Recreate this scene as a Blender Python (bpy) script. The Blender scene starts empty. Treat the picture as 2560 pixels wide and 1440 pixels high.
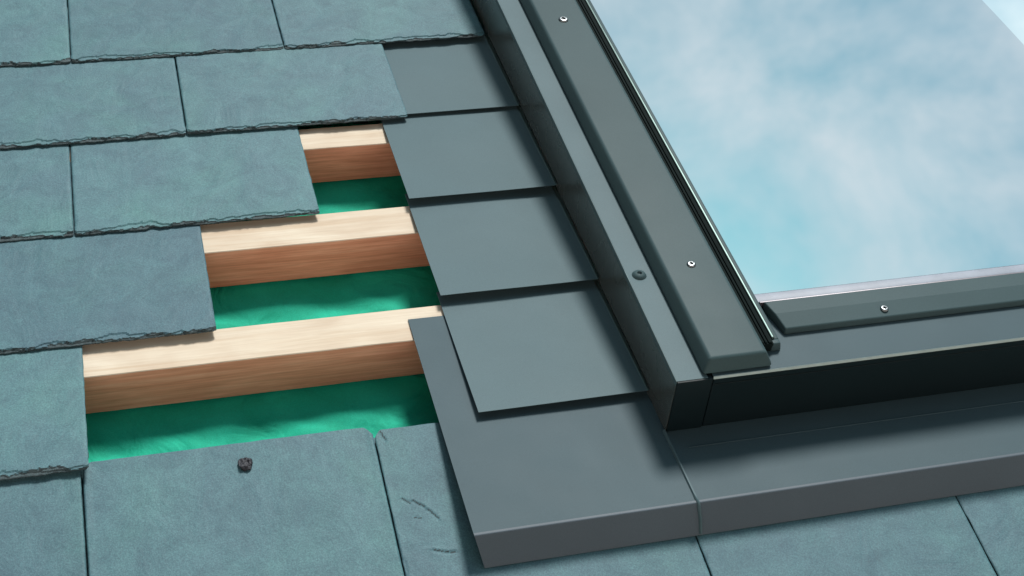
import bpy, bmesh, math, random
from mathutils import Vector, Matrix, noise
random.seed(7)
scene = bpy.context.scene
COL = scene.collection

# ---------------------------------------------------------------- the roof plane
# All shapes are written in roof coordinates (metres): x along the eaves, y up the slope,
# z square to the slope.  ROOF turns them into the world: pitch 45 degrees, 5 m above ground.
PITCH = math.radians(45)
ROOF = Matrix.Translation((0, 0, 5.0)) @ Matrix.Rotation(PITCH, 4, 'X')

# ---------------------------------------------------------------- camera
cam = bpy.data.cameras.new("camera")
cam.sensor_width = 36.0
cam.lens = 51.3455
cam.clip_start = 0.05
cam.clip_end = 2000
co = bpy.data.objects.new("camera", cam)
COL.objects.link(co)
R = [[0.964744476, -0.248944822, 0.085408259],
     [-0.103014072, -0.655796290, -0.747876545],
     [0.242190413, 0.712711514, -0.658320669]]
C = (-0.566725566, -1.667744942, 1.540470364)
m = Matrix.Identity(4)
for i in range(3):
    m[i][0] = R[0][i]; m[i][1] = -R[1][i]; m[i][2] = -R[2][i]; m[i][3] = C[i]
co.matrix_world = ROOF @ m
scene.camera = co

# ---------------------------------------------------------------- sun and sky
SUN_LOCAL = Vector((0.36, 0.77, 1.0)).normalized()          # towards the sun, roof coordinates
SUN = (ROOF.to_3x3() @ SUN_LOCAL).normalized()
elev = math.asin(SUN.z)
azim = math.atan2(SUN.x, SUN.y)
sl = bpy.data.lights.new("sun", 'SUN')
sl.energy = 4.2
sl.angle = math.radians(13)
sl.color = (1.0, 0.965, 0.92)
so = bpy.data.objects.new("sun", sl)
so.rotation_euler = SUN.to_track_quat('Z', 'Y').to_euler()
so.location = (0, 0, 12)
COL.objects.link(so)

W = bpy.data.worlds.new("World")
scene.world = W
W.use_nodes = True
nt = W.node_tree
nt.nodes.clear()
N = nt.nodes.new
out = N('ShaderNodeOutputWorld'); bg = N('ShaderNodeBackground')
sky = N('ShaderNodeTexSky'); sky.sky_type = 'NISHITA'; sky.sun_disc = False
sky.sun_elevation = elev; sky.sun_rotation = azim
tc = N('ShaderNodeTexCoord')
mp = N('ShaderNodeMapping'); mp.inputs['Scale'].default_value = (1.0, 1.3, 1.0); mp.inputs['Location'].default_value = (0.13, -0.03, 0.0)
n1 = N('ShaderNodeTexNoise'); n1.inputs['Scale'].default_value = 4.2
n1.inputs['Detail'].default_value = 5.0; n1.inputs['Roughness'].default_value = 0.58
n1.inputs['Distortion'].default_value = 0.25
rp = N('ShaderNodeValToRGB')
rp.color_ramp.elements[0].position = 0.34; rp.color_ramp.elements[1].position = 0.66
rp.color_ramp.elements[1].color = (0.9, 0.9, 0.9, 1)
mx = N('ShaderNodeMix'); mx.data_type = 'RGBA'
CLOUD = (11.9, 12.9, 13.4, 1)
SKYTINT = (0.58, 1.58, 1.56, 1)
mx.inputs['B'].default_value = CLOUD
nt.links.new(tc.outputs['Generated'], mp.inputs['Vector'])
nt.links.new(mp.outputs['Vector'], n1.inputs['Vector'])
nt.links.new(n1.outputs['Fac'], rp.inputs['Fac'])
nt.links.new(rp.outputs['Color'], mx.inputs['Factor'])
tint = N('ShaderNodeMix'); tint.data_type = 'RGBA'; tint.blend_type = 'MULTIPLY'
tint.inputs['Factor'].default_value = 1.0; tint.inputs['B'].default_value = SKYTINT
nt.links.new(sky.outputs['Color'], tint.inputs['A'])
nt.links.new(tint.outputs['Result'], mx.inputs['A'])
# thin cloud glows towards the sun and is darker away from it
dot = N('ShaderNodeVectorMath'); dot.operation = 'DOT_PRODUCT'; dot.inputs[1].default_value = tuple(SUN)
nt.links.new(tc.outputs['Generated'], dot.inputs[0])
mr = N('ShaderNodeMapRange'); mr.interpolation_type = 'SMOOTHSTEP'
mr.inputs['From Min'].default_value = 0.62; mr.inputs['From Max'].default_value = 0.92
mr.inputs['To Min'].default_value = 0.08; mr.inputs['To Max'].default_value = 1.0
nt.links.new(dot.outputs['Value'], mr.inputs['Value'])
glow = N('ShaderNodeMix'); glow.data_type = 'RGBA'; glow.blend_type = 'MULTIPLY'; glow.inputs['Factor'].default_value = 1.0
nt.links.new(mx.outputs['Result'], glow.inputs['A']); nt.links.new(mr.outputs['Result'], glow.inputs['B'])
nt.links.new(glow.outputs['Result'], bg.inputs['Color'])
bg.inputs['Strength'].default_value = 0.08
nt.links.new(bg.outputs['Background'], out.inputs['Surface'])

scene.view_settings.view_transform = 'Standard'
scene.view_settings.look = 'None'
scene.view_settings.gamma = 1
scene.view_settings.exposure = 0.0

# ---------------------------------------------------------------- materials
def mat(name):
    M = bpy.data.materials.new(name); M.use_nodes = True
    t = M.node_tree; b = t.nodes['Principled BSDF']
    return M, t, b
def tcoord(t, scale=(1, 1, 1), rnd=False):
    c = t.nodes.new('ShaderNodeTexCoord'); mpn = t.nodes.new('ShaderNodeMapping')
    mpn.inputs['Scale'].default_value = scale
    t.links.new(c.outputs['Object'], mpn.inputs['Vector'])
    if rnd:
        oi = t.nodes.new('ShaderNodeObjectInfo'); mu = t.nodes.new('ShaderNodeMath'); mu.operation = 'MULTIPLY'
        mu.inputs[1].default_value = 37.0
        cb = t.nodes.new('ShaderNodeCombineXYZ')
        t.links.new(oi.outputs['Random'], mu.inputs[0])
        for k in range(3): t.links.new(mu.outputs[0], cb.inputs[k])
        t.links.new(cb.outputs[0], mpn.inputs['Location'])
    return mpn.outputs['Vector']
def nz(t, vec, scale, detail=4, rough=0.55, dist=0.0):
    n = t.nodes.new('ShaderNodeTexNoise'); n.inputs['Scale'].default_value = scale
    n.inputs['Detail'].default_value = detail; n.inputs['Roughness'].default_value = rough
    n.inputs['Distortion'].default_value = dist
    t.links.new(vec, n.inputs['Vector']); return n.outputs['Fac']
def ramp(t, fac, stops):
    r = t.nodes.new('ShaderNodeValToRGB'); e = r.color_ramp.elements
    e[0].position = stops[0][0]; e[0].color = (*stops[0][1], 1)
    e[1].position = stops[-1][0]; e[1].color = (*stops[-1][1], 1)
    for p, c in stops[1:-1]:
        x = e.new(p); x.color = (*c, 1)
    t.links.new(fac, r.inputs['Fac']); return r.outputs['Color']
def mix(t, a, b, fac, mode='MIX'):
    x = t.nodes.new('ShaderNodeMix'); x.data_type = 'RGBA'; x.blend_type = mode
    for s, v in (('A', a), ('B', b), ('Factor', fac)):
        if isinstance(v, (int, float)): x.inputs[s].default_value = v
        elif isinstance(v, tuple): x.inputs[s].default_value = (*v, 1)
        else: t.links.new(v, x.inputs[s])
    return x.outputs['Result']
def bump(t, b, h, strength, dist, prev=None):
    x = t.nodes.new('ShaderNodeBump'); x.inputs['Strength'].default_value = strength
    x.inputs['Distance'].default_value = dist
    t.links.new(h, x.inputs['Height'])
    if prev is not None: t.links.new(prev, x.inputs['Normal'])
    t.links.new(x.outputs['Normal'], b.inputs['Normal']); return x.outputs['Normal']

def slate_mat():
    M, t, b = mat("slate")
    v = tcoord(t, rnd=True)
    vs = tcoord(t, (2.0, 1.2, 2), rnd=True)
    big = nz(t, v, 5.0, 5, 0.6, 0.6)
    base = ramp(t, big, [(0.28, (0.066, 0.134, 0.170)), (0.52, (0.070, 0.154, 0.182)), (0.74, (0.074, 0.178, 0.190))])
    cloud = ramp(t, nz(t, v, 17.0, 5, 0.65, 1.2), [(0.3, (0.80, 0.82, 0.85)), (0.7, (1.16, 1.16, 1.13))])
    c = mix(t, base, cloud, 1.0, 'MULTIPLY')
    grain = ramp(t, nz(t, v, 420.0, 3, 0.8), [(0.32, (0.55, 0.57, 0.62)), (0.5, (1, 1, 1)), (0.68, (1.50, 1.52, 1.44))])
    c = mix(t, c, grain, 0.65, 'MULTIPLY')
    # each slate a little greener or bluer than its neighbour
    oi = t.nodes.new('ShaderNodeObjectInfo')
    tone = ramp(t, oi.outputs['Random'], [(0.0, (0.86, 0.88, 0.91)), (0.5, (0.98, 0.98, 0.98)), (1.0, (1.06, 1.10, 1.06))])
    c = mix(t, c, tone, 1.0, 'MULTIPLY')
    # scattered pale dust specks and dark pits
    sp = ramp(t, nz(t, v, 900.0, 1, 0.5), [(0.70, (0, 0, 0)), (0.78, (1, 1, 1))])
    c = mix(t, c, (0.25, 0.36, 0.35), mix(t, (0, 0, 0), sp, 0.45))
    t.links.new(c, b.inputs['Base Color'])
    b.inputs['Roughness'].default_value = 0.62
    b.inputs['Specular IOR Level'].default_value = 0.35
    n = bump(t, b, nz(t, vs, 7.0, 6, 0.6, 0.8), 0.42, 0.006)
    n = bump(t, b, nz(t, v, 70.0, 5, 0.6, 0.5), 0.3, 0.0010, n)
    bump(t, b, nz(t, v, 600.0, 3, 0.7), 0.4, 0.0005, n)
    return M
def slate_edge_mat():
    M, t, b = mat("riven_slate_edge")
    v = tcoord(t, (1, 1, 6), rnd=True)
    c = ramp(t, nz(t, v, 120.0, 4, 0.7), [(0.3, (0.014, 0.024, 0.030)), (0.7, (0.055, 0.095, 0.105))])
    t.links.new(c, b.inputs['Base Color']); b.inputs['Roughness'].default_value = 0.7
    bump(t, b, nz(t, v, 200.0, 4, 0.7), 0.8, 0.002)
    return M
def metal_mat(name, col, metallic=0.35, rough=0.42, spec=0.4, fine=0.05):
    M, t, b = mat(name)
    v = tcoord(t)
    c1 = tuple(x * 0.95 for x in col); c2 = tuple(x * 1.05 for x in col)
    c = ramp(t, nz(t, v, 6.0, 3, 0.5), [(0.3, c1), (0.7, c2)])
    g = ramp(t, nz(t, v, 900.0, 2, 0.7), [(0.3, (0.80, 0.80, 0.80)), (0.7, (1.2, 1.2, 1.2))])
    c = mix(t, c, g, 0.6, 'MULTIPLY')
    t.links.new(c, b.inputs['Base Color'])
    b.inputs['Metallic'].default_value = metallic
    r = ramp(t, nz(t, v, 14.0, 3, 0.5), [(0.3, (rough - .012,) * 3), (0.7, (rough + .012,) * 3)])
    t.links.new(r, b.inputs['Roughness'])
    b.inputs['Specular IOR Level'].default_value = spec
    n = bump(t, b, nz(t, v, 4.0, 1, 0.3), 0.03, 0.004)
    bump(t, b, nz(t, v, 500.0, 2, 0.5), fine, 0.0003, n)
    return M
def wood_mat(name, stops, grainscale=1.0, contrast=0.6):
    M, t, b = mat(name)
    v = tcoord(t, (3.0, 90, 90), rnd=True)
    v2 = tcoord(t, (14, 300, 300), rnd=True)
    v3 = tcoord(t, (6, 12, 12), rnd=True)
    a = nz(t, v, 1.6 * grainscale, 5, 0.6, 0.7)
    c = ramp(t, a, stops)
    g = ramp(t, nz(t, v2, 1.0, 3, 0.6), [(0.3, (0.80, 0.76, 0.72)), (0.65, (1.06, 1.06, 1.06))])
    c = mix(t, c, g, contrast, 'MULTIPLY')
    p = ramp(t, nz(t, v3, 1.4, 3, 0.5, 0.5), [(0.3, (0.90, 0.84, 0.80)), (0.7, (1.07, 1.08, 1.08))])
    c = mix(t, c, p, 0.9, 'MULTIPLY')
    t.links.new(c, b.inputs['Base Color'])
    b.inputs['Roughness'].default_value = 0.68; b.inputs['Specular IOR Level'].default_value = 0.25
    n = bump(t, b, a, 0.3, 0.002)
    bump(t, b, nz(t, v2, 1.0, 3, 0.6), 0.3, 0.0006, n)
    return M
def plain(name, col, rough=0.5, metallic=0.0, spec=0.5, grain=0.0):
    M, t, b = mat(name)
    v = tcoord(t)
    c = ramp(t, nz(t, v, 30.0, 3, 0.6), [(0.3, tuple(x * 0.88 for x in col)), (0.7, tuple(x * 1.1 for x in col))])
    t.links.new(c, b.inputs['Base Color'])
    b.inputs['Roughness'].default_value = rough; b.inputs['Metallic'].default_value = metallic
    b.inputs['Specular IOR Level'].default_value = spec
    if grain: bump(t, b, nz(t, v, 300.0, 3, 0.6), grain, 0.0008)
    return M

SLATE = slate_mat(); SLATE_EDGE = slate_edge_mat()
METAL = metal_mat("grey_painted_aluminium", (0.080, 0.131, 0.148), 0.0, 0.50, 0.12)
APRON = metal_mat("apron_aluminium", (0.052, 0.089, 0.106), 0.0, 0.52, 0.12)
WALL = metal_mat("satin_flashing_upstand", (0.100, 0.120, 0.118), 0.35, 0.27, 0.5, 0.0)
COVER = metal_mat("satin_cover_aluminium", (0.048, 0.082, 0.090), 0.0, 0.46, 0.08)
SKIRT = metal_mat("brown_grey_skirt", (0.078, 0.104, 0.128), 0.0, 0.5, 0.2)
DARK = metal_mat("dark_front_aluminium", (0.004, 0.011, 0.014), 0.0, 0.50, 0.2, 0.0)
EDGE = plain("fold_highlight", (0.30, 0.38, 0.38), 0.35, 0.45)  # paler tone for the folds: edge highlight painted into the colour
BRIGHT = plain("bright_trim", (0.085, 0.125, 0.118), 0.42, 0.8)
STEEL = plain("steel_screw", (0.24, 0.26, 0.27), 0.32, 1.0)
RUBBER = plain("black_rubber", (0.006, 0.012, 0.012), 0.8, 0.0, 0.08)
SEAL = plain("pale_glazing_seal", (0.25, 0.285, 0.35), 0.45, 0.0, 0.25)
NAILM = plain("rusty_nail", (0.022, 0.024, 0.032), 0.6, 0.2, 0.4, 0.5)
BATTEN_TOP = wood_mat("lit_batten_top", [(0.25, (0.56, 0.44, 0.32)), (0.5, (0.65, 0.56, 0.445)), (0.75, (0.69, 0.62, 0.51))], 0.45, 0.35)
BATTEN_FACE = wood_mat("shaded_batten_face", [(0.25, (0.62, 0.245, 0.155)), (0.5, (0.78, 0.345, 0.235)), (0.75, (0.86, 0.44, 0.320))], 1.0, 0.8)  # redder, darker copy of the top's wood: shade put into the colour

def membrane_mat():
    M, t, b = mat("green_underlay")
    v = tcoord(t)
    c = ramp(t, nz(t, v, 9.0, 4, 0.55), [(0.3, (0.007, 0.35, 0.215)), (0.7, (0.018, 0.48, 0.315))])
    g = ramp(t, nz(t, v, 500.0, 3, 0.8), [(0.3, (0.78, 0.80, 0.80)), (0.7, (1.2, 1.2, 1.2))])
    c = mix(t, c, g, 0.8, 'MULTIPLY')
    t.links.new(c, b.inputs['Base Color']); b.inputs['Roughness'].default_value = 0.75
    b.inputs['Specular IOR Level'].default_value = 0.2
    n = bump(t, b, nz(t, v, 12.0, 3, 0.5, 0.8), 1.0, 0.012)
    bump(t, b, nz(t, v, 500.0, 3, 0.7), 0.4, 0.0006, n)
    return M
MEMBRANE = membrane_mat()

def pane_mat(name, col, rough=0.015):
    M, t, b = mat(name)
    v = tcoord(t)
    c = ramp(t, nz(t, v, 2.0, 2, 0.5), [(0.3, tuple(x * .985 for x in col)), (0.7, tuple(min(1, x * 1.015) for x in col))])
    t.links.new(c, b.inputs['Base Color'])
    b.inputs['Metallic'].default_value = 1.0; b.inputs['Roughness'].default_value = rough
    return M
PANE = pane_mat("mirror_coated_glass", (0.92, 1.0, 1.0))
REFL_DIM = pane_mat("dimmed_reflection", (0.70, 0.72, 0.74))  # darker mirror tone, paints the dimmer side of the reflection

# ---------------------------------------------------------------- object helpers
def link(name, mesh, parent=None, anchor=(0, 0, 0)):
    o = bpy.data.objects.new(name, mesh); COL.objects.link(o)
    if parent is not None: o.parent = parent
    else: o.matrix_world = ROOF @ Matrix.Translation(anchor)
    return o
def tag(o, label=None, cat=None, group=None, kind=None):
    if label: o['label'] = label
    if cat: o['category'] = cat
    if group: o['group'] = group
    if kind: o['kind'] = kind
    return o
def thing(name, anchor, label, cat, group=None):
    o = link(name, None, None, anchor); o['anchor'] = anchor
    del o['anchor']
    return tag(o, label, cat, group)
def bm_obj(name, bm, mats, parent=None, anchor=(0, 0, 0), smooth=None):
    a = Vector(anchor)
    for v in bm.verts: v.co -= a
    bm.normal_update()
    if smooth is not None:
        ca = math.radians(smooth)
        for f in bm.faces: f.smooth = True
        for e in bm.edges:
            if len(e.link_faces) == 2 and e.calc_face_angle(0) > ca: e.smooth = False
    me = bpy.data.meshes.new(name); bm.to_mesh(me); bm.free()
    for x in (mats if isinstance(mats, (list, tuple)) else [mats]): me.materials.append(x)
    return link(name, me, parent, anchor)
def hexa(bm, p, bev=0.0, seg=2):
    """p: 8 points, bottom ring then top ring"""
    vs = [bm.verts.new(q) for q in p]
    F = [(3, 2, 1, 0), (4, 5, 6, 7), (0, 1, 5, 4), (1, 2, 6, 5), (2, 3, 7, 6), (3, 0, 4, 7)]
    fs = [bm.faces.new([vs[i] for i in f]) for f in F]
    if bev:
        es = list({e for f in fs for e in f.edges})
        bmesh.ops.bevel(bm, geom=es, offset=bev, segments=seg, profile=0.6, affect='EDGES', clamp_overlap=True)
def box(bm, x0, x1, y0, y1, z0, z1, bev=0.0, seg=2):
    hexa(bm, [(x0, y0, z0), (x1, y0, z0), (x1, y1, z0), (x0, y1, z0), (x0, y0, z1), (x1, y0, z1), (x1, y1, z1), (x0, y1, z1)], bev, seg)
def fillet(pts, r, n=4):
    """round the inner corners of an open 2-D polyline"""
    res = [Vector(pts[0])]
    for i in range(1, len(pts) - 1):
        a, b, c = Vector(pts[i - 1]), Vector(pts[i]), Vector(pts[i + 1])
        rr = min(r, (a - b).length * .45, (c - b).length * .45)
        p = b + (a - b).normalized() * rr; q = b + (c - b).normalized() * rr
        for k in range(n + 1):
            s = k / n
            res.append((1 - s) ** 2 * p + 2 * s * (1 - s) * b + s * s * q)
    res.append(Vector(pts[-1])); return res
def sheet(bm, prof, ys, fn, th=0.0008):
    """bent sheet metal: prof = list of 2-D points, ys = stations, fn(p2, s) -> 3-D point; given a real thickness"""
    n = len(prof)
    norm = []
    for i in range(n):
        d = (Vector(prof[min(i + 1, n - 1)]) - Vector(prof[max(i - 1, 0)])).normalized()
        norm.append(Vector((d.y, -d.x)))
    rows = []
    for s in ys:
        top = [bm.verts.new(fn(Vector(prof[i]), s)) for i in range(n)]
        bot = [bm.verts.new(fn(Vector(prof[i]) + norm[i] * th, s)) for i in range(n)]
        rows.append((top, bot))
    for (t0, b0), (t1, b1) in zip(rows, rows[1:]):
        for i in range(n - 1):
            bm.faces.new((t0[i], t0[i + 1], t1[i + 1], t1[i]))
            bm.faces.new((b0[i + 1], b0[i], b1[i], b1[i + 1]))
        bm.faces.new((t0[0], t1[0], b1[0], b0[0])); bm.faces.new((t0[-1], b0[-1], b1[-1], t1[-1]))
    for (t, b) in (rows[0], rows[-1]):
        for i in range(n - 1): bm.faces.new((t[i], b[i], b[i + 1], t[i + 1]))
    bmesh.ops.recalc_face_normals(bm, faces=bm.faces)

# ================================================================ the setting
bm = bmesh.new()
bmesh.ops.create_grid(bm, x_segments=8, y_segments=8, size=600)
me = bpy.data.meshes.new("ground"); bm.to_mesh(me); bm.free()
gm, t, b = mat("pale_bounce_ground")  # unseen ground, made pale and warm to bounce fill onto front faces
c = ramp(t, nz(t, tcoord(t), 0.4, 6, 0.6), [(0.35, (0.72, 0.60, 0.53)), (0.65, (0.84, 0.71, 0.63))])
t.links.new(c, b.inputs['Base Color']); b.inputs['Roughness'].default_value = 0.95
me.materials.append(gm)
g = bpy.data.objects.new("ground", me); COL.objects.link(g); g['kind'] = 'structure'

# green underlay sheet under everything (its hole for the window is covered by the frame)
def memb_z(x, y):
    ph = ((y + 0.038) / 0.2575) % 1.0                       # 0 at a batten
    sag = 0.5 - 0.5 * math.cos(2 * math.pi * ph)
    w = 0.5 + 0.5 * math.sin((y * 1.0 - x * 0.42) * 62 + 2.2 * noise.noise(Vector((x * 5, y * 5, 3))))
    w2 = 0.5 + 0.5 * noise.noise(Vector((x * 9, y * 16, 7)))
    return -0.0945 - sag * (0.001 + 0.0040 * w + 0.0075 * w2) - 0.0035 * sag * (0.5 + 0.5 * math.sin((y + x * 0.55) * 95 + 4 * noise.noise(Vector((x * 4, y * 4, 1)))))
bm = bmesh.new()
xs = [-1.6 + i * 0.012 for i in range(150)]; xs = [x for x in xs if x < 0.175]
yy = [-1.1 + j * 0.008 for j in range(300)]
vv = [[bm.verts.new((x, y, memb_z(x, y))) for x in xs] for y in yy]
for j in range(len(yy) - 1):
    for i in range(len(xs) - 1): bm.faces.new((vv[j][i], vv[j][i + 1], vv[j + 1][i + 1], vv[j + 1][i]))
xs2 = [xs[-1], 0.6, 1.2, 2.0]
b0 = [bm.verts.new((x, -1.1, -0.0945)) for x in xs2]; b1 = [bm.verts.new((x, yy[-1], -0.0945)) for x in xs2]
for i in range(3): bm.faces.new((b0[i], b0[i + 1], b1[i + 1], b1[i]))
o = bm_obj("roof_membrane", bm, MEMBRANE, None, (-0.4, 0, -0.0945), smooth=60)
tag(o, "green roofing underlay sheet showing between the wooden battens", "membrane")

# ================================================================ battens
def batten(x0, x1, y0, y1, label, seed):
    """top z -0.0165, underside -0.092; top face pale, other faces browned to hold their shade"""
    rnd = random.Random(seed)
    bm = bmesh.new()
    zt, zb = -0.0165, -0.092
    n = int((x1 - x0) / 0.02)
    rings = []
    for i in range(n + 1):
        x = x0 + (x1 - x0) * i / n
        wv = 0.0006 * noise.noise(Vector((x * 14, seed, 0))); wz = 0.0005 * noise.noise(Vector((x * 11, seed, 5)))
        r = 0.0012
        ring = [(y0 + wv, zb), (y0 + wv, zt - r + wz), (y0 + r + wv, zt + wz), (y1 - r, zt + wz), (y1, zt - r + wz), (y1, zb)]
        rings.append([bm.verts.new((x, a, c)) for a, c in ring])
    for p, q in zip(rings, rings[1:]):
        for k in range(6):
            f = bm.faces.new((p[k], q[k], q[(k + 1) % 6], p[(k + 1) % 6]))
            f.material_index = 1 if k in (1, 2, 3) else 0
    bm.faces.new(rings[0][::-1]); bm.faces.new(rings[-1])
    bmesh.ops.recalc_face_normals(bm, faces=bm.faces)
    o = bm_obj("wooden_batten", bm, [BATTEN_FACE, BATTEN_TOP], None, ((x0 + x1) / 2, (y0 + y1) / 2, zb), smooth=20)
    tag(o, label, "batten", "wooden battens under the slates")
batten(-1.5, 0.135, -0.0765, -0.003, "nearest and longest bare pine batten, lying just above the nailed slate", 3)
batten(-1.5, 0.135, 0.178, 0.252, "middle pine batten between the topmost and the nearest batten", 11)
batten(-1.5, 0.135, 0.4355, 0.498, "topmost short piece of bare batten under the upper slate courses", 23)

# ================================================================ slates
TH = 0.0072
def slate(x0, x1, yb, yh, ztail, slope, label, seed, clip=0.0, cracks=(), fine=False, group="slates covering the roof", rough_edge=1.0, sidej=1.0):
    S = seed * 13.7
    dx = 0.0026 if fine else 0.004
    if group is None: dx = 0.02
    nx = max(4, int((x1 - x0) / dx))
    L = yh - yb
    ds = [0, 0.0014, 0.003, 0.0047, 0.0065, 0.0085, 0.011, 0.014, 0.018, 0.024]
    step = 0.0019 if cracks else 0.012
    d = 0.024 + step
    while d < L - 0.012: ds.append(d); d += step
    ds += [L - 0.010, L - 0.005, L - 0.0015, L]
    bm = bmesh.new()
    def nn(x, y, z=0.0): return noise.noise(Vector((x, y, z + S)))
    grid = []; marks = set()
    if cracks: nx = int((x1 - x0) / 0.0018)
    for j, dd in enumerate(ds):
        row = []
        for i in range(nx + 1):
            u = i / nx
            x = x0 + (x1 - x0) * u
            eb = 0.0016 * nn(x * 22, 1.3) + 0.0012 * nn(x * 90, 2.1) + 0.0008 * nn(x * 300, 4.4)
            eb *= rough_edge
            bite = nn(x * 34, 9.2)
            if bite > 0.28: eb += (bite - 0.28) * 0.010 * rough_edge
            # knocked-off corners at the tail
            for cx, sd in ((x - x0, 1), (x1 - x, 2)):
                cs = 0.004 + 0.004 * abs(nn(sd * 3.1, 5.5))
                if cx < cs: eb += (cs - cx) * 0.55
            top = L + 0.0008 * nn(x * 40, 7.7)
            if clip:
                for cx in (x - x0, x1 - x):
                    if cx < clip: top -= (clip - cx) ** 1.4 * 2.2 / (clip ** 0.4) * 0.55
            v = dd / L
            y = yb + eb + (top - eb) * v if dd > 0.03 else yb + eb + dd
            sj = sidej * (0.0007 * nn(y * 60, 11.1 + (0 if u < .5 else 4)) + 0.0005 * nn(y * 260, 13.1 + (0 if u < .5 else 4)))
            if i == 0: x += sj
            elif i == nx: x += sj
            z = ztail + (-slope) * dd
            z += 0.0007 * nn(x * 7, y * 7) + 0.00022 * nn(x * 30, y * 30)
            # riven flakes along the tail
            if dd < 0.026:
                c1 = 0.0135 * max(0.0, nn(x * 17, 20.2) + 0.42 + 0.35 * nn(x * 70, 21.0))
                c2 = 0.0085 * max(0.0, nn(x * 31, 25.2) + 0.30 + 0.5 * nn(x * 120, 26.0))
                if dd < c1 * rough_edge: z -= 0.0019
                if dd < c2 * rough_edge:
                    z -= 0.0018; marks.add((j, i))
                if dd == 0: z -= 0.0006
            # spalled flakes on the side edges
            for cx, sd in ((x - x0, 31), (x1 - x, 37)):
                c3 = 0.009 * max(0.0, nn(y * 26, sd) - 0.05 + 0.4 * nn(y * 90, sd + 1))
                if cx < c3: z -= 0.0011
            for poly, dep in cracks:
                best = 1e9; sgn = 0; tt = 0
                for (ax, ay), (bx, by) in zip(poly, poly[1:]):
                    ex, ey = bx - ax, by - ay; l2 = ex * ex + ey * ey
                    s = max(0, min(1, ((x - ax) * ex + (y - ay) * ey) / l2))
                    qx, qy = x - ax - s * ex, y - ay - s * ey
                    dq = math.hypot(qx, qy)
                    if dq < best: best = dq; sgn = ex * qy - ey * qx
                if best < 0.016:
                    if sgn > 0: z += dep * 0.7 * (1 - best / 0.016) ** 2
                    if best < 0.0022: z -= dep
                    if best < 0.0008: marks.add((j, i))
            row.append(bm.verts.new((x, y, z)))
        grid.append(row)
    for j in range(len(ds) - 1):
        for i in range(nx):
            f = bm.faces.new((grid[j][i], grid[j][i + 1], grid[j + 1][i + 1], grid[j + 1][i]))
            f.smooth = ds[j] > 0.016
            if (j, i) in marks: f.material_index = 1
    # edge walls, two steps deep so the broken tail reads as layers
    loop = [grid[0][i] for i in range(nx + 1)] + [grid[j][nx] for j in range(1, len(ds))] + \
           [grid[-1][i] for i in range(nx - 1, -1, -1)] + [grid[j][0] for j in range(len(ds) - 2, 0, -1)]
    cx, cy = (x0 + x1) / 2, (yb + yh) / 2
    prev = loop
    for st, inset in ((0.45, 0.0003), (1.0, 0.0016)):
        ring = []
        for k, v in enumerate(loop):
            dd = v.co.y - yb
            zb = ztail - slope * max(0.0, dd) - TH
            jj = 0.0013 * noise.noise(Vector((v.co.x * 160, v.co.y * 160, st * 9 + S)))
            x = v.co.x + (inset + jj) * (1 if v.co.x < x0 + 0.003 else -1 if v.co.x > x1 - 0.003 else 0)
            y = v.co.y + (inset + jj) * (1 if dd < 0.012 else 0)
            z = v.co.z * (1 - st) + zb * st
            ring.append(bm.verts.new((x, y, z)))
        n = len(loop)
        for k in range(n):
            f = bm.faces.new((prev[k], ring[k], ring[(k + 1) % n], prev[(k + 1) % n])); f.material_index = 1
        prev = ring
    bf = bm.faces.new(prev[::-1]); bf.material_index = 1
    a = (cx, yb, ztail)
    for v in bm.verts: v.co -= Vector(a)
    bm.normal_update()
    me = bpy.data.meshes.new("slate_tile"); bm.to_mesh(me); bm.free()
    me.materials.append(SLATE); me.materials.append(SLATE_EDGE)
    o = link("slate_tile", me, None, a)
    tag(o, label, "slate", group or "slates continuing past the edge of the view")
    return o

GAP = 0.0012
SLOPE = 0.030
OFF = "blue grey slate continuing the roof covering past the edge of the view"
def row(yb, spans):
    for k, (a, b_, label) in enumerate(spans):
        lift = 0.0016 if a == -.468 and yb > .4 else 0.0
        slate(a + GAP, b_ - GAP, yb + random.uniform(-.0008, .0008), yb + 0.47, random.uniform(-.0004, .0004) + lift, SLOPE, label or OFF,
              int(abs(yb) * 97 + k * 7 + 3 + (a + 5) * 11), group=None if label is None else "slates covering the roof", fine=label is not None)
row(1.250, [(-1.46, -1.06, None), (-1.06, -.657, None), (-.657, -.261, None), (-.261, .140, None)])
row(1.000, [(-1.27, -.87, None), (-.87, -.465, None), (-.465, -.063, None), (-.063, .140, None)])
row(0.748, [(-1.46, -1.06, None), (-1.06, -.657, "slate in the top left corner of the photo, cut off by both edges"),
            (-.657, -.261, "middle one of the three slates in the uppermost course, two bare joints at its ends"),
            (-.261, .140, "top course slate whose right end butts against the metal flashing of the window")])
row(0.4915, [(-1.27, -.87, None), (-.87, -.468, "second course slate at the left edge of the photo, just above the third course joint"),
             (-.468, -.0695, "second course slate whose right end laps over the topmost metal flashing sheet")])
row(0.2400, [(-1.47, -1.07, None), (-1.07, -.668, "small visible end of a third course slate at the left edge"),
             (-.668, -.271, "third course slate ending at the topmost bare batten")])
row(-0.0190, [(-1.27, -.87, None), (-.87, -.468, "broad fourth course slate ending above the middle of the stepped opening")])
row(-0.2670, [(-1.465, -1.065, None), (-1.065, -.665, "fifth course slate ending at the left end of the nearest batten, dark broken lower edge")])
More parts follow.
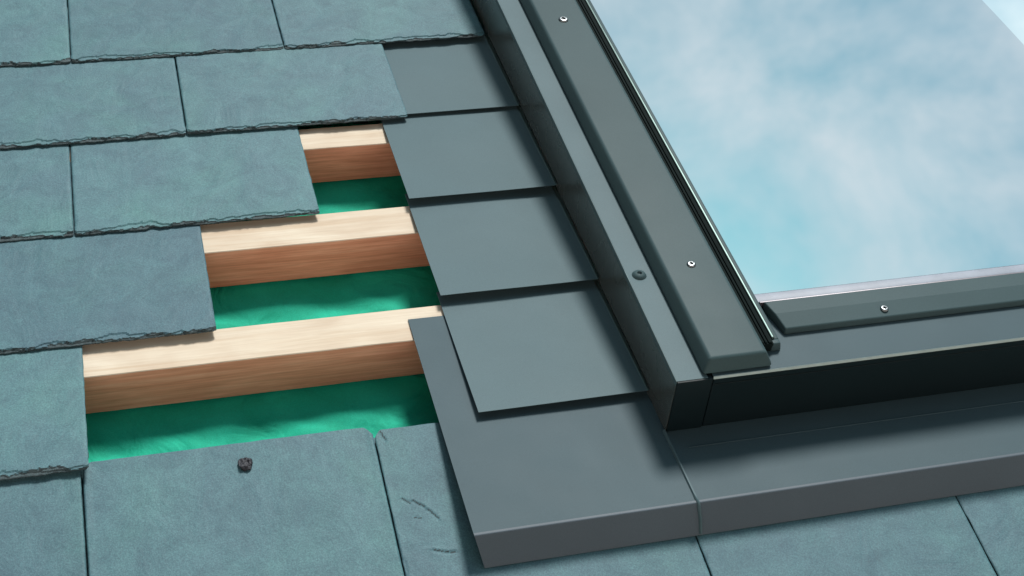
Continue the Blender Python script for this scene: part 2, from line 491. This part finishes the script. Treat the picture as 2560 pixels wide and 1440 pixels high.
# lowest course: full-length slates, their heads bare where the courses above are missing
Z6, S6 = -0.0650, -0.100
def low(a, b_, label, seed, head=-0.241, zt=None, sl=None, **k):
    # z runs from -0.057 at the tail up to about -0.025 at the head
    return slate(a + GAP, b_ - GAP, -0.700, head, Z6 if zt is None else zt, (S6 if sl is None else sl), label, seed, fine=label != OFF,
                 group=None if label == OFF else "slates covering the roof", rough_edge=1.0, **k)
low(-1.48, -1.078, OFF, 71)
low(-1.078, -.6772, head=-0.225, seed=72, zt=-0.060, sl=-0.112, label="greenish slate in the bottom left corner of the photo")
sn = low(-.6772, -.2715, "large bottom slate with a crumpled nail head near its upper edge", 73, clip=0.012)
low(-.2715, .142, "bottom slate with short cracks, half shaded by the left edge of the apron flashing", 74, head=-0.249, clip=0.011,
    cracks=[([(-.252, -.372), (-.243, -.381)], .0008), ([(-.238, -.378), (-.224, -.390)], .0013), ([(-.220, -.396), (-.209, -.412)], .0011),
            ([(-.241, -.406), (-.231, -.409)], .0004),
            ([(-.226, -.461), (-.206, -.468), (-.198, -.468)], .0013), 
            ([(-.262, -.255), (-.256, -.268)], .0010)])
low(.142, .5505, "slate under the front skirt of the apron flashing, between two slanting joints", 75)
low(.5505, .955, "slate in the bottom right corner of the photo under the apron skirt", 76)
low(.955, 1.36, OFF, 77)

for k, (a_, b_) in enumerate([(-.88, -.475), (-.475, -.07), (-.07, .345), (.345, .75), (.75, 1.155)]):
    o = slate(a_ + GAP, b_ - GAP, -0.95, -0.236 if k == 0 else -0.254, Z6 - 0.0345, -0.100, "underlapping slate showing only as a dark line inside the joints of the bottom course", 90 + k, fine=True)
    o['group'] = "underlapping slates below the bottom course"
# crumpled nail head on the big bottom slate
bm = bmesh.new()
bmesh.ops.create_icosphere(bm, subdivisions=4, radius=1.0)
for v in bm.verts:
    c = v.co.copy(); r = math.hypot(c.x, c.y)
    k = 1 + 0.40 * noise.noise(c * 1.4 + Vector((3, 1, 0))) + 0.12 * noise.noise(c * 3.2)
    hol = 0.55 * math.exp(-((c.x - .1) ** 2 + (c.y + .1) ** 2) / 0.12) if c.z > 0 else 0
    v.co = Vector((c.x * 0.0098 * k, c.y * 0.0104 * k * (1 - 0.25 * c.x), c.z * 0.0052 * k * (1 - hol) + (0.003 * noise.noise(c * 6) if c.z > 0 else 0)))
an = Vector((-.475 + 0.0003, -.700, Z6))
np_ = Vector((-.4565, -.279, -0.0215))
anchor_sn = Vector(((-.678 - .2715) / 2, -.700, Z6))
for v in bm.verts: v.co += np_ - anchor_sn
me = bpy.data.meshes.new("nail"); bm.to_mesh(me); bm.free(); me.materials.append(NAILM)
for p in me.polygons: p.use_smooth = True
link("nail", me, sn)

# ================================================================ side flashing sheets (soakers)
WX = 0.146
def soaker(yb, yh, zb, zh, seed, label):
    prof = fillet([(-0.118, 0.0), (WX - 0.0024, 0.0), (WX - 0.0018, 0.0045)], 0.0026, 6)
    # finer stations so the plate can bow a little
    full = []
    for a, b_ in zip(prof, prof[1:]):
        n = 10 if (b_ - a).length > 0.05 else 1
        for k in range(n): full.append(a + (b_ - a) * k / n)
    full.append(prof[-1])
    ys = [yb + (yh - yb) * k / 14 for k in range(15)]
    def fn(p, y):
        f = (y - yb) / (yh - yb)
        z = zb + (zh - zb) * f
        bow = 0.0016 * noise.noise(Vector((p.x * 5, y * 6, seed)))
        flat = max(0.0, 1 - p.y / 0.02)
        up = 1 - flat
        # the upstands slide behind one another: top of each a hair further in
        return Vector((p.x + up * 0.0012 * (f - 0.5) + up * 0.0012 * math.exp(-((y - yb) / 0.02) ** 2) * -1.0, y, p.y + (z + bow) * flat))
    bm = bmesh.new(); sheet(bm, full, ys, fn, 0.0008)
    for f in bm.faces:
        c = f.calc_center_median()
        if c.x > WX - 0.0042 and abs(c.y - (yb + yh) / 2) < (yh - yb) / 2 - 1e-4: f.material_index = 1
    o = bm_obj("flashing_sheet", bm, [METAL, BRIGHT], None, (0, yb, zb), smooth=25)
    tag(o, label, "flashing", "side flashing sheets lapped beside the window")
YS = [0.5045, 0.2470, -0.0035, -0.2610]
LB = ["side flashing sheet directly under the top course slate, second slate lapping its left edge",
      "side flashing sheet beside the topmost bare batten",
      "side flashing sheet beside the middle batten",
      "lowest side flashing sheet, lying on the big apron, its whole left edge bare"]
if 0: soaker(1.005, 1.285, 0.0020 - .012, -0.0105 - .012, 9, "flashing sheet continuing up the window side past the photo edge")
for i, (yb, lb) in enumerate(zip(YS, LB)):
    dz = -0.0078 if i == 0 else 0.0
    soaker(yb, yb + 0.285, 0.0032 + dz, -0.0135 + dz * .5, i, lb)

# ================================================================ apron flashing
ap = thing("apron_flashing", (-0.175, -0.478, -0.003), "wide grey apron flashing across the foot of the window with a turned down skirt", "flashing")
AA = (-0.175, -0.478, -0.003)
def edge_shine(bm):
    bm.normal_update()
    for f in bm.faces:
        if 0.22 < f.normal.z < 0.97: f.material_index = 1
def child(name, bm, m_, parent, anchor, smooth=None):
    a = Vector(anchor)
    for v in bm.verts: v.co -= a
    bm.normal_update()
    if smooth is not None:
        ca = math.radians(smooth)
        for f in bm.faces: f.smooth = True
        for e in bm.edges:
            if len(e.link_faces) == 2 and e.calc_face_angle(0) > ca: e.smooth = False
    me = bpy.data.meshes.new(name); bm.to_mesh(me); bm.free()
    for x in (m_ if isinstance(m_, (list, tuple)) else [m_]): me.materials.append(x)
    o = bpy.data.objects.new(name, me); COL.objects.link(o); o.parent = parent
    return o
def az(y): return -0.0145 + 0.0125 * (-0.03 - y) / 0.448
# plate: left wing (from the tab down), then the part in front of the window
bm = bmesh.new()
def plate(bm, x0, x1, y0, y1, nx, ny, th=0.0009):
    def grid(dz):
        return [[bm.verts.new((x0 + (x1 - x0) * i / nx, y0 + (y1 - y0) * j / ny,
                 az(y0 + (y1 - y0) * j / ny) + dz + 0.0008 * noise.noise(Vector(((x0 + (x1 - x0) * i / nx) * 5, (y0 + (y1 - y0) * j / ny) * 6, 4))) * min(1, (y1 - y0) * j / ny / 0.06)))
                 for i in range(nx + 1)] for j in range(ny + 1)]
    T, B = grid(0.0), grid(-th)
    for j in range(ny):
        for i in range(nx):
            bm.faces.new((T[j][i], T[j][i + 1], T[j + 1][i + 1], T[j + 1][i]))
            bm.faces.new((B[j + 1][i], B[j + 1][i + 1], B[j][i + 1], B[j][i]))
    for i in range(nx):
        bm.faces.new((B[0][i], B[0][i + 1], T[0][i + 1], T[0][i])); bm.faces.new((T[ny][i], T[ny][i + 1], B[ny][i + 1], B[ny][i]))
    for j in range(ny):
        bm.faces.new((T[j][0], T[j + 1][0], B[j + 1][0], B[j][0])); bm.faces.new((B[j][nx], B[j + 1][nx], T[j + 1][nx], T[j][nx]))
plate(bm, -0.1755, WX, -0.4765, -0.031, 12, 20)
plate(bm, WX + 0.0002, 1.50, -0.4765, -0.335, 40, 8)
child("plate", bm, APRON, ap, AA, 25)
# skirt folded down at the front
bm = bmesh.new()
prof = fillet([(-0.4735, 0.0), (-0.478, 0.0), (-0.5015, -0.0425)], 0.0016, 5)
def fn(p, x):
    w = 0.0006 * noise.noise(Vector((x * 4, 0, 2)))
    sh = 0.004 * (-p.y) / 0.043 if x < -0.17 else 0
    return Vector((x + (0.012 * (-p.y) / 0.043 if x < -0.17 else 0), p.x + w, az(-0.478) + 0.0010 + p.y))
xsx = [-0.1755] + [-0.1 + 0.1 * k for k in range(17)]
sheet(bm, prof, xsx, fn, -0.0009)
child("skirt", bm, SKIRT, ap, AA, 30)
# raised seam running from the window corner over plate and skirt
bm = bmesh.new()
prev = None
sp = [(-0.335, az(-0.335)), (-0.37, az(-.37)), (-0.40, az(-.4)), (-0.43, az(-.43)), (-0.46, az(-.46)), (-0.4775, az(-.478) + .0012), (-0.4808, az(-.478) - .002), (-0.490, az(-.478) - 0.020), (-0.5005, az(-.478) - 0.0395)]
for k, (y, z) in enumerate(sp):
    h = 0.0030; w = 0.0021
    ny_, nz_ = (0, 1) if y > -0.479 else (-0.87, 0.48)
    xc = WX - 0.001 + 0.0016 * k / 8 + (0.002 if y < -.485 else 0)
    ring = [bm.verts.new((xc - w * 1.2, y, z)), bm.verts.new((xc - w * .5, y + ny_ * h, z + nz_ * h)),
            bm.verts.new((xc + w * .5, y + ny_ * h, z + nz_ * h)), bm.verts.new((xc + w * 1.2, y, z))]
    if prev:
        for i in range(3): bm.faces.new((prev[i], prev[i + 1], ring[i + 1], ring[i]))
    else: bm.faces.new(ring)
    prev = ring
bm.faces.new(prev[::-1])
bmesh.ops.recalc_face_normals(bm, faces=bm.faces)
child("seam", bm, METAL, ap, AA, 60)
# faint stiffening crease in front of the window
bm = bmesh.new()
box(bm, 0.17, 1.50, -0.3745, -0.3725, az(-.373) - .0002, az(-.373) + 0.0009, 0.0004, 1)
child("crease", bm, APRON, ap, AA, 40)

# ================================================================ the roof window
RW = (0.146, -0.337, 0.0)
rw = thing("skylight", RW, "grey metal framed roof window with a pane mirroring cloudy blue sky", "skylight")
XR = 1.48          # right outer side
YT = 1.20          # top outer side
D = 0.0015
# left ledge: top flashing strip, folded over the wall
bm = bmesh.new()
prof = fillet([(0.1462, 0.0885), (0.1462, 0.0975), (0.1945, 0.0975)], 0.0012, 4)
def fnl(p, y):
    # slight dimple around the ledge screw
    dd = math.hypot(p.x - 0.166, y + 0.107)
    return Vector((p.x, y, p.y - (0.0016 * math.exp(-(dd / 0.011) ** 2) if p.y > 0.0974 else 0)))
full = []
for a, b_ in zip(prof, prof[1:]):
    n = 16 if (b_ - a).length > 0.03 else 1
    for k in range(n): full.append(a + (b_ - a) * k / n)
full.append(prof[-1])
ys = [-0.3365, -0.25, -0.16] + [-0.14 + 0.004 * k for k in range(17)] + [-0.05 + 0.125 * k for k in range(1, 11)]
sheet(bm, full, ys, fnl, 0.0008)
edge_shine(bm)
child("ledge", bm, [METAL, EDGE], rw, RW, 30)
bm = bmesh.new()
prof = [(0.1462, -0.03 + 0.119 * k / 12) for k in range(13)]
sheet(bm, prof, [-0.3365 + 0.03 * k for k in range(52)], lambda p, y: Vector((p.x + 0.0007 * noise.noise(Vector((y * 5, p.y * 14, 3))), y, p.y)), 0.001)
child("side_panel", bm, WALL, rw, RW, 40)
# inner frame body carrying everything
bm = bmesh.new()
box(bm, 0.1490, 0.310, -0.3345, YT, -0.09, 0.0955)
box(bm, 0.310, 1.31, -0.3345, -0.200, -0.09, 0.0925)
box(bm, 1.31, XR, -0.3345, YT, -0.09, 0.0955)
box(bm, 0.310, 1.31, 1.08, YT, -0.09, 0.0955)
child("frame", bm, RUBBER, rw, RW)
# corner piece (dark post at the corner)
bm = bmesh.new()
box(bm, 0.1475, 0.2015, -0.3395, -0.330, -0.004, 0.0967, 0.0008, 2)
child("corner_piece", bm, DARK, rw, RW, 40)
# sill ledge in front of the glazing with its folded-down lip
bm = bmesh.new()
prof = fillet([(-0.195, 0.0975), (-0.3365, 0.0975), (-0.3380, 0.0935)], 0.0016, 4)
sheet(bm, prof, [0.2030, 0.4, 0.7, 1.0, 1.3, XR], lambda p, x: Vector((x, p.x, p.y + 0.0004)), -0.0009)
edge_shine(bm)
child("sill_ledge", bm, [APRON, EDGE], rw, RW, 30)
bm = bmesh.new()
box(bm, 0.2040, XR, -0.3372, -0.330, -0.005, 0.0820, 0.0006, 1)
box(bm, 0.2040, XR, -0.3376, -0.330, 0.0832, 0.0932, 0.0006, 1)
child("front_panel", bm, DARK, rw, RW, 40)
# side cover (the broad rounded strip)
def cover(bm, x0, x1, y0, y1, z0, z1, inx0, inx1, iny0, iny1, bev, seg=4):
    hexa(bm, [(x0, y0, z0), (x1, y0, z0), (x1, y1, z0), (x0, y1, z0),
              (x0 + inx0, y0 + iny0, z1), (x1 - inx1, y0 + iny0, z1), (x1 - inx1, y1 - iny1, z1), (x0 + inx0, y1 - iny1, z1)], bev, seg)
bm = bmesh.new()
cover(bm, 0.1868, 0.2960, -0.3335, YT, 0.1000, 0.1225, 0.0105, 0.0105, 0.010, 0.006, 0.0052, 6)
sc = child("side_cover", bm, COVER, rw, RW, 35)
bm = bmesh.new()
cover(bm, 1.305, 1.43, -0.3335, YT, 0.0985, 0.1225, 0.0015, 0.0105, 0.010, 0.006, 0.0035)
child("side_cover", bm, COVER, rw, RW, 35)
bm = bmesh.new()
cover(bm, 0.3040, 1.303, 1.075, YT, 0.0985, 0.1225, 0.004, 0.004, 0.006, 0.006, 0.0035)
child("top_cover", bm, COVER, rw, RW, 35)
# rubber gasket, bright bead and inner lip along the glass
bm = bmesh.new()
box(bm, 0.2850, 0.3075, -0.300, 1.074, 0.098, 0.1130)
box(bm, 0.2885, 0.2925, -0.299, 1.074, 0.1131, 0.1165, 0.0010, 2)
box(bm, 0.2945, 0.2980, -0.299, 1.074, 0.1131, 0.1160, 0.0010, 2)
box(bm, 0.3000, 0.3060, -0.299, 1.074, 0.1131, 0.1155, 0.0010, 2)
box(bm, 0.1905, 0.2900, -0.329, 1.150, 0.0984, 0.1002)  # black strip added to darken the shadow gap under the side cover
child("gasket", bm, RUBBER, rw, RW, 35)
bm = bmesh.new()
box(bm, 0.3078, 0.3128, -0.290, 1.074, 0.100, 0.1155, 0.0018, 3)
child("bead", bm, BRIGHT, rw, RW, 35)
bm = bmesh.new()
box(bm, 0.3131, 0.3200, -0.290, 1.074, 0.098, 0.1118, 0.0014, 2)
child("inner_lip", bm, COVER, rw, RW, 35)
bm = bmesh.new()
cover(bm, 0.3050, 0.3215, -0.3015, -0.2885, 0.098, 0.1115, 0.001, 0.002, 0.002, 0.001, 0.0022, 3)
child("end_cap", bm, COVER, rw, RW, 35)
# pane
bm = bmesh.new()
box(bm, 0.316, 1.300, -0.192, 1.080, 0.0945, 0.1070)
pn = child("glass_pane", bm, PANE, rw, RW)
bm = bmesh.new()  # added sheet; its curved edge stands in for a step in the reflection
n = 40
pts = [(0.3205, -0.188), (1.128, -0.188)]
for k in range(n + 1):
    y = -0.188 + (1.074 + 0.188) * k / n
    pts.append((1.1325 - 0.10 * (y - 0.50) ** 2 * (1 if y > .5 else .5), y))
pts.append((0.3205, 1.074))
pts = [pts[0]] + pts[2:]
lo = [bm.verts.new((x, y, 0.1072)) for x, y in pts]; hi = [bm.verts.new((x, y, 0.1076)) for x, y in pts]
bm.faces.new(lo[::-1]); bm.faces.new(hi)
for k in range(len(pts)): bm.faces.new((lo[k], lo[(k + 1) % len(pts)], hi[(k + 1) % len(pts)], hi[k]))
child("reflection_dim_sheet", bm, REFL_DIM, pn, (0, 0, 0)).matrix_parent_inverse = Matrix.Identity(4)
bpy.data.objects["reflection_dim_sheet"].data.transform(Matrix.Translation(-Vector(RW)))
# pale seal and sill cover along the bottom of the glass
bm = bmesh.new()
box(bm, 0.3200, 1.300, -0.2075, -0.1895, 0.0950, 0.1088, 0.0010, 2)
child("glazing_seal", bm, SEAL, rw, RW, 35)
bm = bmesh.new()
box(bm, 0.3225, 1.300, -0.2110, -0.2075, 0.0950, 0.1108, 0.0010, 2)
child("sill_gasket", bm, plain("grey_gasket", (0.10, 0.09, 0.11), 0.35, 0.2), rw, RW, 35)
bm = bmesh.new()
prof = [(-0.2108, 0.0985), (-0.2108, 0.1122), (-0.2395, 0.1130), (-0.2690, 0.1085), (-0.2715, 0.0988)]
L_ = [bm.verts.new((0.3262 + 0.013 * (-y - 0.2108) / 0.061 + (0.0 if z < .1 else 0.002), y, z)) for y, z in prof]
R_ = [bm.verts.new((1.300, y, z)) for y, z in prof]
bm.faces.new(L_[::-1]); bm.faces.new(R_)
for i in range(5):
    bm.faces.new((L_[i], L_[(i + 1) % 5], R_[(i + 1) % 5], R_[i]))
bmesh.ops.recalc_face_normals(bm, faces=bm.faces)
bm.edges.ensure_lookup_table()
ed = [e for e in bm.edges if not (all(abs(v.co.y + 0.2395) < 1e-4 for v in e.verts)) and not all(v.co.x > 1.2 for v in e.verts)]
bmesh.ops.bevel(bm, geom=ed, offset=0.0022, segments=4, profile=0.5, affect='EDGES', clamp_overlap=True)
sillc = child("sill_cover", bm, COVER, rw, RW, 4.5)
# screws
def screw(x, y, z, r, parent, h=0.0016, m_=STEEL, soft=False):
    bm = bmesh.new()
    N_ = 28
    prof = [(1.0, 0.0), (1.0, 0.45), (0.88, 0.85), (0.68, 1.0), (0.58, 1.0), (0.50, 0.15), (0.0, 0.05)] if not soft else \
           [(1.25, -0.1), (1.1, 0.25), (0.95, 0.7), (0.7, 0.97), (0.42, 1.05), (0.30, 0.6), (0.18, 0.45), (0.0, 0.5)]
    rings = []
    for pr, ph in prof[:-1]:
        ring = []
        for k in range(N_):
            a = 2 * math.pi * k / N_
            rr = pr * r
            if not soft and pr < 0.6: rr *= 0.62 + 0.38 * abs(math.cos(2 * a))        # cross recess
            ring.append(bm.verts.new((x + rr * math.cos(a), y + rr * math.sin(a), z + ph * h)))
        rings.append(ring)
    c = bm.verts.new((x, y, z + prof[-1][1] * h))
    for p, q in zip(rings, rings[1:]):
        for k in range(N_): bm.faces.new((p[k], p[(k + 1) % N_], q[(k + 1) % N_], q[k]))
    for k in range(N_): bm.faces.new((rings[-1][k], rings[-1][(k + 1) % N_], c))
    return child("screw", bm, m_, parent, RW, 50)
screw(0.241, 0.589, 0.1222, 0.0092, sc, 0.0036)
screw(0.241, -0.123, 0.1222, 0.0070, sc, 0.0030)
screw(0.508, -0.2545, 0.1108, 0.0064, sillc, 0.0030)
screw(0.166, -0.107, 0.0966, 0.0098, bpy.data.objects["ledge"], 0.0050, COVER, soft=True)

bpy.context.view_layer.update()
